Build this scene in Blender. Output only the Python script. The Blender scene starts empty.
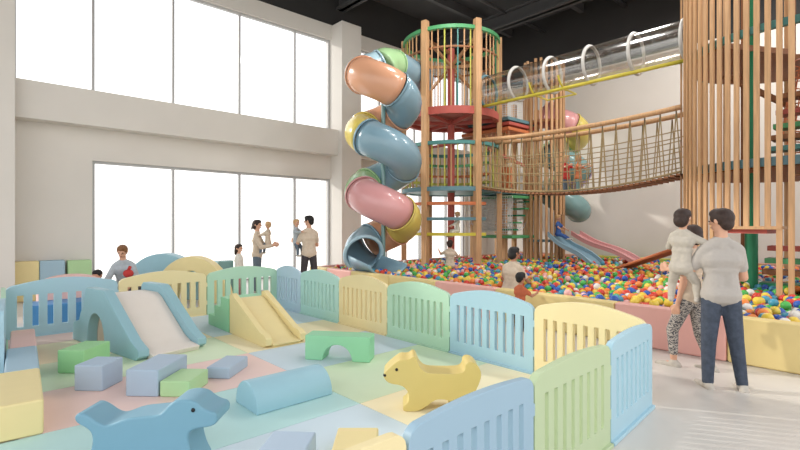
import bpy, math, random
from mathutils import Vector, Matrix
random.seed(7)
V = Vector
PI = math.pi
C = bpy.context.scene.collection
R = math.radians

# ------------------------------------------------------------------ materials
def lin(c):
    return c / 12.92 if c <= .04045 else ((c + .055) / 1.055) ** 2.4

def rgb(r, g, b):
    return (lin(r / 255), lin(g / 255), lin(b / 255), 1)

MATS = {}
def mat(name, col, rough=.6, noise=.04, scale=6.0, bump=0.0, kind=None, spec=.4, metal=0, coat=0):
    if name in MATS:
        return MATS[name]
    m = bpy.data.materials.new(name); m.use_nodes = True
    nt = m.node_tree; b = nt.nodes['Principled BSDF']
    base = rgb(*col)
    b.inputs['Roughness'].default_value = rough
    b.inputs['Specular IOR Level'].default_value = spec
    b.inputs['Metallic'].default_value = metal
    b.inputs['Coat Weight'].default_value = coat
    tc = nt.nodes.new('ShaderNodeTexCoord')
    if kind == 'wood':
        mp = nt.nodes.new('ShaderNodeMapping'); mp.inputs['Scale'].default_value = (14, 14, 1.0)
        n = nt.nodes.new('ShaderNodeTexNoise'); n.inputs['Scale'].default_value = 2.2; n.inputs['Detail'].default_value = 5
        nt.links.new(tc.outputs['Object'], mp.inputs[0]); nt.links.new(mp.outputs[0], n.inputs['Vector'])
    else:
        n = nt.nodes.new('ShaderNodeTexNoise'); n.inputs['Scale'].default_value = scale; n.inputs['Detail'].default_value = 3
        nt.links.new(tc.outputs['Object'], n.inputs['Vector'])
    r = nt.nodes.new('ShaderNodeValToRGB')
    r.color_ramp.elements[0].position = .3; r.color_ramp.elements[1].position = .7
    k0, k1 = 1 - noise, 1 + noise
    r.color_ramp.elements[0].color = tuple(base[i] * k0 for i in range(3)) + (1,)
    r.color_ramp.elements[1].color = tuple(min(1, base[i] * k1) for i in range(3)) + (1,)
    nt.links.new(n.outputs['Fac'], r.inputs[0]); nt.links.new(r.outputs[0], b.inputs['Base Color'])
    if bump:
        bp = nt.nodes.new('ShaderNodeBump'); bp.inputs['Strength'].default_value = bump; bp.inputs['Distance'].default_value = .01
        nt.links.new(n.outputs['Fac'], bp.inputs['Height']); nt.links.new(bp.outputs[0], b.inputs['Normal'])
    MATS[name] = m
    return m

def glassy(name, fac_face, fac_edge, tint=(255, 255, 255), rough=.05):
    m = bpy.data.materials.new(name); m.use_nodes = True
    nt = m.node_tree; nt.nodes.clear()
    o = nt.nodes.new('ShaderNodeOutputMaterial'); mx = nt.nodes.new('ShaderNodeMixShader')
    t = nt.nodes.new('ShaderNodeBsdfTransparent'); g = nt.nodes.new('ShaderNodeBsdfGlossy')
    t.inputs[0].default_value = rgb(*tint); g.inputs['Roughness'].default_value = rough
    g.inputs['Color'].default_value = (.9, .9, .9, 1)
    lw = nt.nodes.new('ShaderNodeLayerWeight'); lw.inputs['Blend'].default_value = .35
    mr = nt.nodes.new('ShaderNodeMapRange'); mr.inputs['To Min'].default_value = fac_face; mr.inputs['To Max'].default_value = fac_edge
    nt.links.new(lw.outputs['Facing'], mr.inputs['Value']); nt.links.new(mr.outputs[0], mx.inputs[0])
    nt.links.new(t.outputs[0], mx.inputs[1]); nt.links.new(g.outputs[0], mx.inputs[2]); nt.links.new(mx.outputs[0], o.inputs[0])
    MATS[name] = m
    return m

M = dict(
    wall=mat('white_plaster', (214, 209, 202), .85, .015, 1.5),
    ceil=mat('dark_ceiling_paint', (66, 66, 67), .9, .12, .8),
    black=mat('black_wall_paint', (48, 47, 47), .9, .08, 1),
    beam=mat('dark_steel_paint', (72, 72, 73), .7, .06, 2),
    frame=mat('window_frame_grey', (176, 176, 176), .5, .02),
    floor=mat('polished_concrete', (208, 202, 195), .38, .05, 1.1, spec=.35),
    wood=mat('honey_wood', (198, 156, 114), .55, .16, kind='wood'),
    woodd=mat('brown_wood', (146, 98, 64), .6, .16, kind='wood'),
    teal=mat('teal_paint', (84, 142, 138), .45), green=mat('green_paint', (84, 160, 106), .45),
    dgreen=mat('deep_green_paint', (36, 128, 88), .45), red=mat('coral_red_paint', (186, 92, 82), .5),
    pinkp=mat('dusty_pink_paint', (200, 128, 118), .5), yellowp=mat('yellow_paint', (214, 200, 76), .4),
    orange=mat('orange_paint', (208, 122, 78), .5), bluep=mat('slate_blue_paint', (100, 138, 148), .45),
    lime=mat('lime_paint', (190, 190, 88), .5),
    rope=mat('hemp_rope', (156, 136, 100), .9, .12, 30), white_rope=mat('white_rope', (205, 205, 205), .9),
    fb=mat('foam_pale_blue', (160, 188, 204), .5, .015), fg=mat('foam_mint', (162, 206, 176), .5, .015),
    fy=mat('foam_butter', (230, 212, 156), .5, .015), fp=mat('foam_blush', (230, 188, 180), .5, .015),
    cream=mat('foam_cream', (226, 216, 206), .5, .015), lav=mat('foam_periwinkle', (168, 186, 204), .5, .015),
    lgreen=mat('foam_leaf_green', (176, 210, 158), .5, .015), bgreen=mat('foam_bright_green', (152, 204, 146), .5, .015),
    dogb=mat('foam_steel_blue', (116, 160, 180), .45, .015), dogy=mat('foam_mustard', (214, 192, 120), .45, .015),
    archg=mat('foam_green', (146, 206, 164), .5, .015), sideb=mat('foam_teal_blue', (146, 184, 194), .45, .015),
    halfb=mat('foam_sky_blue', (152, 192, 206), .45, .015), deepb=mat('foam_strong_blue', (78, 138, 190), .5),
    mb=mat('mat_pale_blue', (202, 218, 228), .55, .01), ma=mat('mat_aqua', (186, 222, 220), .55, .01),
    mp=mat('mat_blush', (236, 206, 198), .55, .01), mg=mat('mat_pale_green', (212, 228, 196), .55, .01),
    my=mat('mat_cream_yellow', (242, 230, 194), .55, .01),
    fenb=mat('fence_blue', (164, 198, 212), .42, .01), feng=mat('fence_green', (178, 212, 186), .42, .01),
    feny=mat('fence_yellow', (230, 214, 166), .42, .01), fenl=mat('fence_light_blue', (184, 206, 222), .42, .01),
    fenm=mat('fence_mint', (178, 216, 208), .42, .01), fend=mat('fence_dusk_blue', (150, 178, 196), .42, .01),
    feno=mat('fence_sage', (182, 198, 160), .42, .01),
    pp=mat('pit_pink_vinyl', (232, 176, 166), .45, .015), py=mat('pit_yellow_vinyl', (226, 204, 142), .45, .015),
    rimb=mat('pit_brown_vinyl', (190, 140, 116), .5, .015),
    tb=mat('tube_blue', (130, 162, 178), .25, .01, coat=.3), tp=mat('tube_pink', (214, 156, 156), .25, .01, coat=.3),
    ty=mat('tube_yellow', (218, 198, 104), .25, .01, coat=.3), tg=mat('tube_green', (160, 196, 146), .25, .01, coat=.3),
    to=mat('tube_peach', (214, 160, 128), .25, .01, coat=.3), tl=mat('tube_light_blue', (174, 204, 216), .25, .01, coat=.3),
    tt=mat('tube_teal', (120, 156, 156), .25, .01, coat=.3), tv=mat('tube_lavender', (170, 150, 176), .25, .01, coat=.3),
    dark=mat('tube_inside', (70, 78, 84), .6), ringg=mat('grey_plastic', (196, 194, 190), .4),
    blk=mat('black_plastic', (22, 22, 24), .3), skin=mat('skin_light', (206, 158, 132), .55, .03, 10),
    skind=mat('skin_tan', (176, 124, 98), .55, .03, 10), lip=mat('lip', (160, 88, 80), .5), eyew=mat('eye_dark', (34, 26, 24), .2),
    hair=mat('dark_brown_hair', (52, 36, 30), .6, .25, 40), hairk=mat('black_hair', (26, 22, 22), .6, .25, 40),
    hairb=mat('light_brown_hair', (128, 88, 56), .6, .25, 40), hairf=mat('fair_hair', (190, 152, 108), .6, .2, 40),
    tee=mat('heather_grey_jersey', (172, 165, 158), .9, .025, 40), shirtg=mat('grey_cotton_shirt', (172, 180, 186), .9, .06, 25),
    beige=mat('beige_cotton', (204, 186, 166), .9, .06, 25), sage=mat('pale_sage_cotton', (182, 174, 162), .9, .06, 30),
    denim=mat('dark_denim', (66, 74, 88), .9, .22, 22), denimg=mat('grey_blue_denim', (98, 110, 122), .9, .15, 22),
    charc=mat('charcoal_cloth', (66, 60, 62), .9, .1, 22), rust=mat('rust_orange_cotton', (186, 98, 66), .9, .06, 22),
    blueC=mat('blue_cotton', (58, 90, 150), .9, .06, 22), redC=mat('red_cotton', (190, 62, 58), .9, .06, 22),
    shoe=mat('pale_canvas_shoe', (188, 180, 170), .8, .08, 30), shoed=mat('dark_shoe', (60, 52, 50), .8),
    pinkC=mat('dusty_pink_cotton', (176, 128, 128), .9, .06, 22), white=mat('off_white_cotton', (218, 214, 206), .9),
    balls=[mat('ball_' + n, c, .28, .01, coat=.2) for n, c in (('red', (206, 62, 48)), ('blue', (44, 88, 172)), ('green', (72, 172, 76)),
           ('yellow', (226, 196, 72)), ('orange', (230, 132, 62)), ('pink', (232, 176, 172)), ('teal', (70, 148, 174)), ('white', (222, 218, 210)))],
)
M['glass'] = glassy('window_glass', .01, .12)
M['clear'] = glassy('clear_acrylic', .16, .70, (240, 238, 234), .16)

def leggings():
    m = mat('patterned_leggings', (150, 144, 140), .9)
    nt = m.node_tree; b = nt.nodes['Principled BSDF']
    tc = nt.nodes.new('ShaderNodeTexCoord'); w = nt.nodes.new('ShaderNodeTexWave')
    w.bands_direction = 'Z'; w.inputs['Scale'].default_value = 9; w.inputs['Distortion'].default_value = 12; w.inputs['Detail Scale'].default_value = 3
    r = nt.nodes.new('ShaderNodeValToRGB')
    r.color_ramp.elements[0].position = .35; r.color_ramp.elements[1].position = .5
    r.color_ramp.elements[0].color = rgb(84, 82, 86); r.color_ramp.elements[1].color = rgb(176, 168, 160)
    nt.links.new(tc.outputs['Object'], w.inputs['Vector']); nt.links.new(w.outputs['Fac'], r.inputs[0]); nt.links.new(r.outputs[0], b.inputs['Base Color'])
    return m
M['legg'] = leggings()

# ------------------------------------------------------------------ mesh builder
def frame_of(d):
    d = V(d).normalized()
    a = V((0, 0, 1)) if abs(d.z) < .95 else V((1, 0, 0))
    x = a.cross(d).normalized(); y = d.cross(x)
    return x, y, d

class MB:
    def __init__(s): s.v = []; s.f = []; s.mi = []
    def add(s, vs, fs, mi=0):
        n = len(s.v); s.v += [tuple(p) for p in vs]; s.f += [tuple(i + n for i in f) for f in fs]; s.mi += [mi] * len(fs); return s
    def box(s, a, b, mi=0):
        x0, y0, z0 = a; x1, y1, z1 = b
        return s.add([(x0, y0, z0), (x1, y0, z0), (x1, y1, z0), (x0, y1, z0), (x0, y0, z1), (x1, y0, z1), (x1, y1, z1), (x0, y1, z1)],
                     [(0, 3, 2, 1), (4, 5, 6, 7), (0, 1, 5, 4), (1, 2, 6, 5), (2, 3, 7, 6), (3, 0, 4, 7)], mi)
    def rbox(s, c, size, rz, mi=0):       # box by base centre, size, rotation
        w, l, h = size; cs, sn = math.cos(rz), math.sin(rz)
        pts = []
        for z in (0, h):
            for x, y in ((-w / 2, -l / 2), (w / 2, -l / 2), (w / 2, l / 2), (-w / 2, l / 2)):
                pts.append((c[0] + x * cs - y * sn, c[1] + x * sn + y * cs, c[2] + z))
        return s.add(pts, [(0, 3, 2, 1), (4, 5, 6, 7), (0, 1, 5, 4), (1, 2, 6, 5), (2, 3, 7, 6), (3, 0, 4, 7)], mi)
    def cyl(s, a, b, r, n=12, r2=None, mi=0):
        a = V(a); b = V(b); x, y, d = frame_of(b - a); r2 = r if r2 is None else r2
        vs = []
        for p, q in ((a, r), (b, r2)):
            for i in range(n):
                t = 2 * PI * i / n; vs.append(p + x * (q * math.cos(t)) + y * (q * math.sin(t)))
        fs = [(i, (i + 1) % n, n + (i + 1) % n, n + i) for i in range(n)]
        fs += [tuple(range(n - 1, -1, -1)), tuple(range(n, 2 * n))]
        return s.add(vs, fs, mi)
    def bar(s, a, b, w, h, mi=0):         # square bar
        a = V(a); b = V(b); x, y, d = frame_of(b - a)
        vs = [p + x * (i * w / 2) + y * (j * h / 2) for p in (a, b) for i, j in ((-1, -1), (1, -1), (1, 1), (-1, 1))]
        return s.add(vs, [(0, 3, 2, 1), (4, 5, 6, 7), (0, 1, 5, 4), (1, 2, 6, 5), (2, 3, 7, 6), (3, 0, 4, 7)], mi)
    def tube(s, pts, r, n=10, closed=False, cap=True, mi=0):
        pts = [V(p) for p in pts]; N = len(pts)
        rs = r if isinstance(r, (list, tuple)) else [r] * N
        tang = []
        for i in range(N):
            a = pts[(i - 1) % N] if closed or i > 0 else pts[0]; b = pts[(i + 1) % N] if closed or i < N - 1 else pts[-1]
            tang.append((b - a).normalized())
        x, y, _ = frame_of(tang[0]); vs = []
        for i in range(N):
            x = (x - tang[i] * x.dot(tang[i])).normalized(); y = tang[i].cross(x)
            for k in range(n):
                t = 2 * PI * k / n; vs.append(pts[i] + x * (rs[i] * math.cos(t)) + y * (rs[i] * math.sin(t)))
        fs = []
        for i in range(N if closed else N - 1):
            j = (i + 1) % N
            for k in range(n):
                l = (k + 1) % n; fs.append((i * n + k, i * n + l, j * n + l, j * n + k))
        if not closed and cap:
            fs += [tuple(range(n - 1, -1, -1)), tuple(range((N - 1) * n, N * n))]
        return s.add(vs, fs, mi)
    def prism(s, poly, a, u, w, t, mi=0):  # polygon (u,w coords) at origin a, extruded along t
        a = V(a); u = V(u); w = V(w); t = V(t); n = len(poly)
        vs = [a + u * p + w * q for p, q in poly] + [a + u * p + w * q + t for p, q in poly]
        fs = [tuple(range(n)), tuple(range(2 * n - 1, n - 1, -1))] + [((i + 1) % n, i, n + i, n + (i + 1) % n) for i in range(n)]
        return s.add(vs, fs, mi)
    def arc(s, r0, r1, a0, a1, z0, z1, n=24, c=(0, 0), mi=0):  # ring sector slab
        full = abs(a1 - a0) >= 2 * PI - 1e-4
        vs = []; N = n if full else n + 1
        for i in range(N):
            t = a0 + (a1 - a0) * i / n
            for r, z in ((r0, z0), (r1, z0), (r1, z1), (r0, z1)): vs.append((c[0] + r * math.cos(t), c[1] + r * math.sin(t), z))
        fs = []
        for i in range(n):
            j = (i + 1) % N
            for k in range(4):
                l = (k + 1) % 4; fs.append((i * 4 + k, i * 4 + l, j * 4 + l, j * 4 + k))
        if not full: fs += [(3, 2, 1, 0), (n * 4, n * 4 + 1, n * 4 + 2, n * 4 + 3)]
        return s.add(vs, fs, mi)
    def ball(s, c, r, n=12, m=8, mi=0):
        rx, ry, rz = r if isinstance(r, (list, tuple)) else (r, r, r)
        vs = [(c[0], c[1], c[2] - rz)]
        for j in range(1, m):
            p = -PI / 2 + PI * j / m
            for i in range(n):
                t = 2 * PI * i / n; vs.append((c[0] + rx * math.cos(p) * math.cos(t), c[1] + ry * math.cos(p) * math.sin(t), c[2] + rz * math.sin(p)))
        vs.append((c[0], c[1], c[2] + rz)); L = len(vs) - 1; fs = []
        for i in range(n):
            k = (i + 1) % n; fs.append((0, 1 + k, 1 + i)); fs.append((L, L - n + i, L - n + k))
            for j in range(m - 2):
                b = 1 + j * n; fs.append((b + i, b + k, b + n + k, b + n + i))
        return s.add(vs, fs, mi)
    def eball(s, c, r, X, Y, Z):          # oriented ellipsoid
        t = MB().ball((0, 0, 0), r, 16, 10); c = V(c)
        return s.add([c + X * p[0] + Y * p[1] + Z * p[2] for p in t.v], t.f)
    def cap(s, a, b, ra, rb=None, n=10):
        rb = ra if rb is None else rb
        a = V(a); b = V(b); x, y, d = frame_of(b - a); rings = []
        for j in (-80, -50, -20, 0): rings.append((a + d * (ra * math.sin(R(j))), ra * math.cos(R(j))))
        for j in (0, 20, 50, 80): rings.append((b + d * (rb * math.sin(R(j))), rb * math.cos(R(j))))
        vs = []
        for p, q in rings:
            for i in range(n):
                t = 2 * PI * i / n; vs.append(p + x * (q * math.cos(t)) + y * (q * math.sin(t)))
        fs = []
        for j in range(len(rings) - 1):
            for i in range(n):
                k = (i + 1) % n; fs.append((j * n + i, j * n + k, (j + 1) * n + k, (j + 1) * n + i))
        L = len(rings)
        fs += [tuple(range(n - 1, -1, -1)), tuple(range((L - 1) * n, L * n))]
        return s.add(vs, fs)
    def mesh(s, name):
        me = bpy.data.meshes.new(name); me.from_pydata(s.v, [], s.f); me.update(); return me
    def obj(s, name, m, parent=None, smooth=False, bevel=0, loc=None, rz=0, seg=2, auto=False):
        me = s.mesh(name)
        for k in (m if isinstance(m, (list, tuple)) else [m]): me.materials.append(k)
        if len(set(s.mi)) > 1: me.polygons.foreach_set('material_index', s.mi)
        if smooth or auto: me.polygons.foreach_set('use_smooth', [True] * len(me.polygons))
        o = bpy.data.objects.new(name, me); C.objects.link(o)
        if loc is not None: o.location = loc
        o.rotation_euler.z = rz
        if parent: o.parent = parent
        if bevel:
            b = o.modifiers.new('bevel', 'BEVEL'); b.width = bevel; b.segments = seg; b.limit_method = 'ANGLE'; b.angle_limit = R(40)
            me.polygons.foreach_set('use_smooth', [True] * len(me.polygons))
            b.harden_normals = True
        elif auto:
            me.set_sharp_from_angle(angle=R(40))
        return o

def tag(o, label=None, cat=None, group=None, kind=None):
    if label: o['label'] = label
    if cat: o['category'] = cat
    if group: o['group'] = group
    if kind: o['kind'] = kind
    return o
def empty(name, loc, rz=0, label=None, cat=None, group=None):
    o = bpy.data.objects.new(name, None); C.objects.link(o); o.location = loc; o.rotation_euler.z = rz
    o.empty_display_size = .1
    return tag(o, label, cat, group)
def struct(name, mb, m, bevel=0):
    return tag(mb.obj(name, m, bevel=bevel), kind='structure')

# ------------------------------------------------------------------ camera, world, sun
YAW = 47.58
cam = bpy.data.cameras.new('camera'); co = bpy.data.objects.new('camera', cam); C.objects.link(co)
cam.sensor_width = 36; cam.lens = 477 / 800 * 36; cam.clip_end = 200; cam.clip_start = .05
co.location = (0, 0, 1.62); co.rotation_euler = (R(90), 0, R(YAW)); bpy.context.scene.camera = co

w = bpy.data.worlds.new('sky'); bpy.context.scene.world = w; w.use_nodes = True
nt = w.node_tree; bg = nt.nodes['Background']
tc = nt.nodes.new('ShaderNodeTexCoord'); sx = nt.nodes.new('ShaderNodeSeparateXYZ'); cr = nt.nodes.new('ShaderNodeValToRGB')
nt.links.new(tc.outputs['Generated'], sx.inputs[0]); nt.links.new(sx.outputs['Z'], cr.inputs[0])
cr.color_ramp.elements[0].position = .0; cr.color_ramp.elements[0].color = (.92, .90, .86, 1)
cr.color_ramp.elements[1].position = .5; cr.color_ramp.elements[1].color = (.94, .965, 1.0, 1)
e = cr.color_ramp.elements.new(.02); e.color = (1, .985, .96, 1)
nt.links.new(cr.outputs[0], bg.inputs[0]); bg.inputs[1].default_value = 1.75
sun = bpy.data.lights.new('sun', 'SUN'); so = bpy.data.objects.new('sun', sun); C.objects.link(so)
sun.energy = 2.2; sun.angle = R(2.5); sun.color = (1, .95, .87)
sd = V((1, .6, -.50)).normalized()
so.rotation_euler = sd.to_track_quat('-Z', 'Y').to_euler(); so.location = (-20, -5, 12)
vs_ = bpy.context.scene.view_settings
bpy.context.scene.display_settings.display_device = 'sRGB'
vs_.view_transform = 'Standard'; vs_.look = 'None'; vs_.gamma = 1; vs_.exposure = 0.08; vs_.use_curve_mapping = False
cy = bpy.context.scene.cycles
try:
    cy.max_bounces = 10; cy.diffuse_bounces = 6; cy.transparent_max_bounces = 24; cy.sample_clamp_indirect = 6
except Exception: pass

# ------------------------------------------------------------------ the room
YB = 16.3; YF = -9.0; XL = -13.0; XR = 6.0; XC = 2.2; ZC = 9.5
struct('floor', MB().box((-13.4, YF, -.12), (XR, YB + .3, 0)), M['floor'])
struct('ceiling', MB().box((-13.4, -6, ZC), (XC, YB + .3, ZC + .2)), M['ceil'])
struct('wall_back', MB().box((-13.4, YB, 0), (XC, YB + .3, 7.1)), M['wall'])
struct('wall_back_upper', MB().box((-13.4, YB, 7.1), (XC, YB + .3, ZC)), M['black'])
COLS = [(-8.9, -8.15), (0, .76), (8.83, 9.6), (15.75, 16.3)]
LOWW = [(-7.6, -.6), (2.2, 8.83), (9.6, 15.6)]
mb = MB()
mb.box((-13.3, YF, 3.12), (-13.0, YB, 4.2))
mb.box((-13.3, YF, 7.66), (-13.0, YB, 8.14))
for a, b in ((YF, -7.6), (-.6, 2.2), (8.83, 9.6), (15.6, YB)): mb.box((-13.3, a, 0), (-13.0, b, 3.12))
for a, b in COLS: mb.box((-13.3, a, 4.2), (-13.0, b, 7.66))
struct('wall_left', mb, M['wall'])
struct('trim_1', MB().box((-13.32, YF, 3.86), (-12.6, 15.75, 4.66)), M['wall'])         # spandrel ledge
struct('wall_upper', MB().box((-13.3, YF, 8.14), (-13.0, YB, ZC)), M['black'])
for i, (a, b) in enumerate(COLS):
    struct('wall_pier' if i == 0 else 'wall_pier.%03d' % i, MB().box((-13.0, a, 0), (-12.39, b, 8.1)), M['wall'])

def window(n, y0, y1, z0, z1, mull, x=-13.12):
    w = empty('window_%d' % n, (x, (y0 + y1) / 2, z0)); tag(w, kind='structure')
    cy_ = (y0 + y1) / 2; H = z1 - z0
    f = MB(); t = .06
    f.box((-.05, y0 - cy_, 0), (.05, y1 - cy_, t)); f.box((-.05, y0 - cy_, H - t), (.05, y1 - cy_, H))
    f.box((-.05, y0 - cy_, t), (.05, y0 - cy_ + t, H - t)); f.box((-.05, y1 - cy_ - t, t), (.05, y1 - cy_, H - t))
    f.obj('window_frame', M['frame'], w)
    ed = [y0] + mull + [y1]
    for y in mull: MB().box((-.05, y - cy_ - .028, t), (.05, y - cy_ + .028, H - t)).obj('mullion', M['frame'], w)
    for a, b in zip(ed, ed[1:]): MB().box((-.006, a - cy_ + .03, t), (.006, b - cy_ - .03, H - t)).obj('pane', M['glass'], w)
window(1, .76, 8.83, 4.62, 7.66, [2.23, 4.0, 5.78, 7.55])
window(2, 2.2, 8.83, 0.02, 3.12, [4.0, 5.78, 7.55])
window(3, 9.6, 15.75, 4.62, 7.66, [10.95, 12.7, 14.4])
window(4, 9.6, 15.6, 0.02, 3.12, [11.3, 13.0, 14.5])
window(5, -8.15, 0, 4.62, 7.66, [-6.2, -4.2, -2.1])
window(6, -7.6, -.6, 0.02, 3.12, [-5.8, -4.1, -2.3])

# added fill lamps above the view: high-bay shapes that brighten the back wall
for i, (x, y) in enumerate(((-5.2, 8.6), (-2.2, 8.8), (-4.9, 12.4), (-1.9, 14.2), (-7.6, 8.4), (-3.3, 13.6))):
    lt = empty('fill_lamp', (x, y, 8.35), 0, 'added fill lamp shaped as a high-bay fixture, above the view over the ball pit', 'fill lamp', 'added fill lamps over the ball pit')
    MB().cyl((0, 0, .0), (0, 0, .12), .46, 24, .3).cyl((0, 0, .12), (0, 0, .22), .12, 16).obj('fill_lamp_housing', M['beam'], lt, auto=True)
    MB().cyl((0, 0, .2), (0, 0, 1.14), .012, 6).obj('suspension_rod', M['beam'], lt)
    ld = bpy.data.lights.new('fill_lamp_light', 'AREA'); ld.shape = 'DISK'; ld.size = .84; ld.energy = 105; ld.color = (1, .97, .93)
    lo = bpy.data.objects.new('fill_lamp_light', ld); C.objects.link(lo); lo.parent = lt; lo.location = (0, 0, -.01)

# roof structure: beams across (along x) and thin pipes along y
n = 0
for y, z0, hgt, wd in ((9.2, 8.7, .6, .36), (13.9, 8.5, .5, .36), (3.6, 8.7, .6, .36)):
    n += 1; struct('trim_%d' % (n + 1), MB().box((-13, y - wd / 2, z0), (XC, y + wd / 2, z0 + .07)).box((-13, y - wd / 2, z0 + hgt - .07), (XC, y + wd / 2, z0 + hgt)).box((-13, y - .06, z0), (XC, y + .06, z0 + hgt)), M['beam'])
for x in (-11.2, -8.2, -5.2, -2.2, 1):
    n += 1; struct('trim_%d' % (n + 1), MB().box((x - .08, -1.5, ZC - .3), (x + .08, YB, ZC)), M['beam'])
for i, (x, y, r, nm) in enumerate(((-9.7, 0, .05, 'pipe running along ceiling above the wooden tower'), (-6.7, 0, .07, 'pipe running along ceiling above the rope bridge'))):
    o = MB().cyl((0, -1.5, 0), (0, YB, 0), r, 12).obj('ceiling_pipe', M['beam'], loc=(x, 0, 8.95), smooth=True)
    tag(o, 'dark ' + nm, 'pipe')

# ------------------------------------------------------------------ soft play area
def mat_tile(x0, x1, y0, y1, m, label):
    cx, cy2 = (x0 + x1) / 2, (y0 + y1) / 2; g = .003
    o = MB().box((x0 - cx + g, y0 - cy2 + g, 0), (x1 - cx - g, y1 - cy2 - g, .02)).obj('floor_mat', m, loc=(cx, cy2, 0.0))
    tag(o, label, 'floor mat', 'pastel floor mats of the soft play pen')
XS = [-8.58, -7.95, -6.82, -5.68, -4.55, -3.40, -2.28, -1.6]
low = [('mp', 'blush pink floor mat strip in the far left corner by the blue fence'), ('my', 'cream yellow floor mat under the back of the big white slide'),
       ('mg', 'pale green floor mat under the green foam block and the foot of the big slide'), ('mp', 'blush pink floor mat under the grey-blue blocks'),
       ('ma', 'aqua floor mat under the half-cylinder and the blue dog'), ('mb', 'pale blue floor mat in front under the periwinkle block'),
       ('mg', 'pale green floor mat strip along the near fence')]
up = [('mb', 'pale blue floor mat behind the green stairs by the far fence'), ('mb', 'pale blue floor mat under the mint stairs of the small yellow slide'), ('my', 'cream yellow floor mat beside the small yellow slide near the far corner'),
      ('mb', 'pale blue floor mat under the green arch block'), ('mg', 'pale green floor mat in front of the yellow dog'),
      ('my', 'cream yellow floor mat under the yellow dog'), ('my', 'cream yellow floor mat in the corner behind the sage fence panel')]
for i in range(7):
    a, b = XS[i], XS[i + 1]
    mat_tile(a, b, .12 if a > -5 else .3, 2.62, M[low[i][0]], low[i][1])
    mat_tile(a, b, 2.62, 4.48, M[up[i][0]], up[i][1])

def fence_panel(p0, p1, m, label, n=9, sw=.043, arch=.10, h=.745, t=.05, z=0.0, slot=(.17, .62), group='pastel fence panels of the soft play pen', inn=.08, hinge=True):
    p0 = V(p0 + (0,)); p1 = V(p1 + (0,)); L = (p1 - p0).length - .012
    rz = math.atan2(p1.y - p0.y, p1.x - p0.x)
    def top(x):
        u = x / L; z_ = h + arch * math.sin(PI * u)
        e = min(x, L - x); rr = .07
        if e < rr: z_ -= rr - math.sqrt(max(0, rr * rr - (rr - e) ** 2))
        return z_
    xs = {0.0, L}
    for e in (.008, .02, .045, .07): xs |= {e, L - e}
    sl = []
    for i in range(n):
        c = inn + (L - 2 * inn) * (i + .5) / n; sl.append((c - sw / 2, c + sw / 2)); xs |= {c - sw / 2, c + sw / 2, c}
    for i in range(13): xs.add(L * i / 12)
    xs = sorted(xs); q = [xs[0]]
    for x in xs[1:]:
        if x - q[-1] > .004 or any(abs(x - e) < 1e-6 for s_ in sl for e in s_): q.append(x)
    xs = q; NX = len(xs)
    lev = lambda x: (0.0, slot[0], slot[1], top(x))
    vs = []; fs = []
    for y in (-t / 2, t / 2):
        for x in xs:
            for zz in lev(x): vs.append((x, y, zz))
    def vid(s, i, j): return s * NX * 4 + i * 4 + j
    def inslot(i):
        c = (xs[i] + xs[i + 1]) / 2; return any(a < c < b for a, b in sl)
    solid = lambda i, j: 0 <= i < NX - 1 and 0 <= j < 3 and not (j == 1 and inslot(i))
    for i in range(NX - 1):
        for j in range(3):
            if not solid(i, j): continue
            fs.append((vid(0, i, j), vid(0, i + 1, j), vid(0, i + 1, j + 1), vid(0, i, j + 1)))
            fs.append((vid(1, i, j), vid(1, i, j + 1), vid(1, i + 1, j + 1), vid(1, i + 1, j)))
            if not solid(i - 1, j): fs.append((vid(0, i, j), vid(0, i, j + 1), vid(1, i, j + 1), vid(1, i, j)))
            if not solid(i + 1, j): fs.append((vid(0, i + 1, j), vid(1, i + 1, j), vid(1, i + 1, j + 1), vid(0, i + 1, j + 1)))
            if not solid(i, j - 1): fs.append((vid(0, i, j), vid(1, i, j), vid(1, i + 1, j), vid(0, i + 1, j)))
            if not solid(i, j + 1): fs.append((vid(0, i, j + 1), vid(0, i + 1, j + 1), vid(1, i + 1, j + 1), vid(1, i, j + 1)))
    root = empty('fence_panel', (p0.x, p0.y, z), rz, label, 'fence panel', group)
    MB().add(vs, fs).obj('panel_board', m, root, bevel=.006, seg=2)
    MB().box((0, -.05, 0), (L, .05, .03)).obj('base_rail', m, root, bevel=.006)
    for zz in ((.2, .52) if hinge else ()): MB().cyl((L + .004, 0, zz), (L + .004, 0, zz + .07), .026, 10).obj('hinge', m, root, smooth=False, auto=True)
    return root
FX = -8.62
fence_panel((FX, .42), (FX, 1.81), M['fenb'], 'wide-slotted blue arched fence panel at the far left, behind the big slide', n=7, sw=.075)
fence_panel((FX, 1.81), (FX, 3.2), M['feny'], 'pale yellow arched fence panel between the big slide and the mint panel', n=8, sw=.06)
fence_panel((FX, 3.2), (FX, 4.58), M['feng'], 'mint green arched fence panel behind the small yellow slide', n=8, sw=.06)
fence_panel((FX, 4.58), (-7.66, 4.56), M['fenl'], 'narrow light blue fence panel in the far corner behind the yellow slide', n=8)
fence_panel((-7.66, 4.56), (-6.45, 4.56), M['fenm'], 'aqua-mint fence panel right of the narrow light blue corner panel', n=9)
fence_panel((-6.45, 4.56), (-5.24, 4.56), M['feny'], 'pale yellow fence panel behind the green arch block, in front of the pit', n=9)
fence_panel((-5.24, 4.56), (-4.03, 4.56), M['feng'], 'light green fence panel between the yellow and the aqua-blue panels', n=9)
fence_panel((-4.03, 4.56), (-2.82, 4.56), M['fenb'], 'aqua-blue fence panel in front of the child in the orange shirt', n=9)
fence_panel((-2.82, 4.56), (-1.66, 4.56), M['feny'], 'pale yellow fence panel at right end of back row near pink pit wall', n=9, hinge=False)
fence_panel((-1.56, 3.5), (-1.64, 4.52), M['fenb'], 'light blue fence panel at the right corner beside the open floor', n=8, arch=.03, hinge=False)
fence_panel((-1.53, 2.43), (-1.56, 3.5), M['feno'], 'sage green fence panel in the near side row between two blue ones', n=8, arch=.03)
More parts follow.
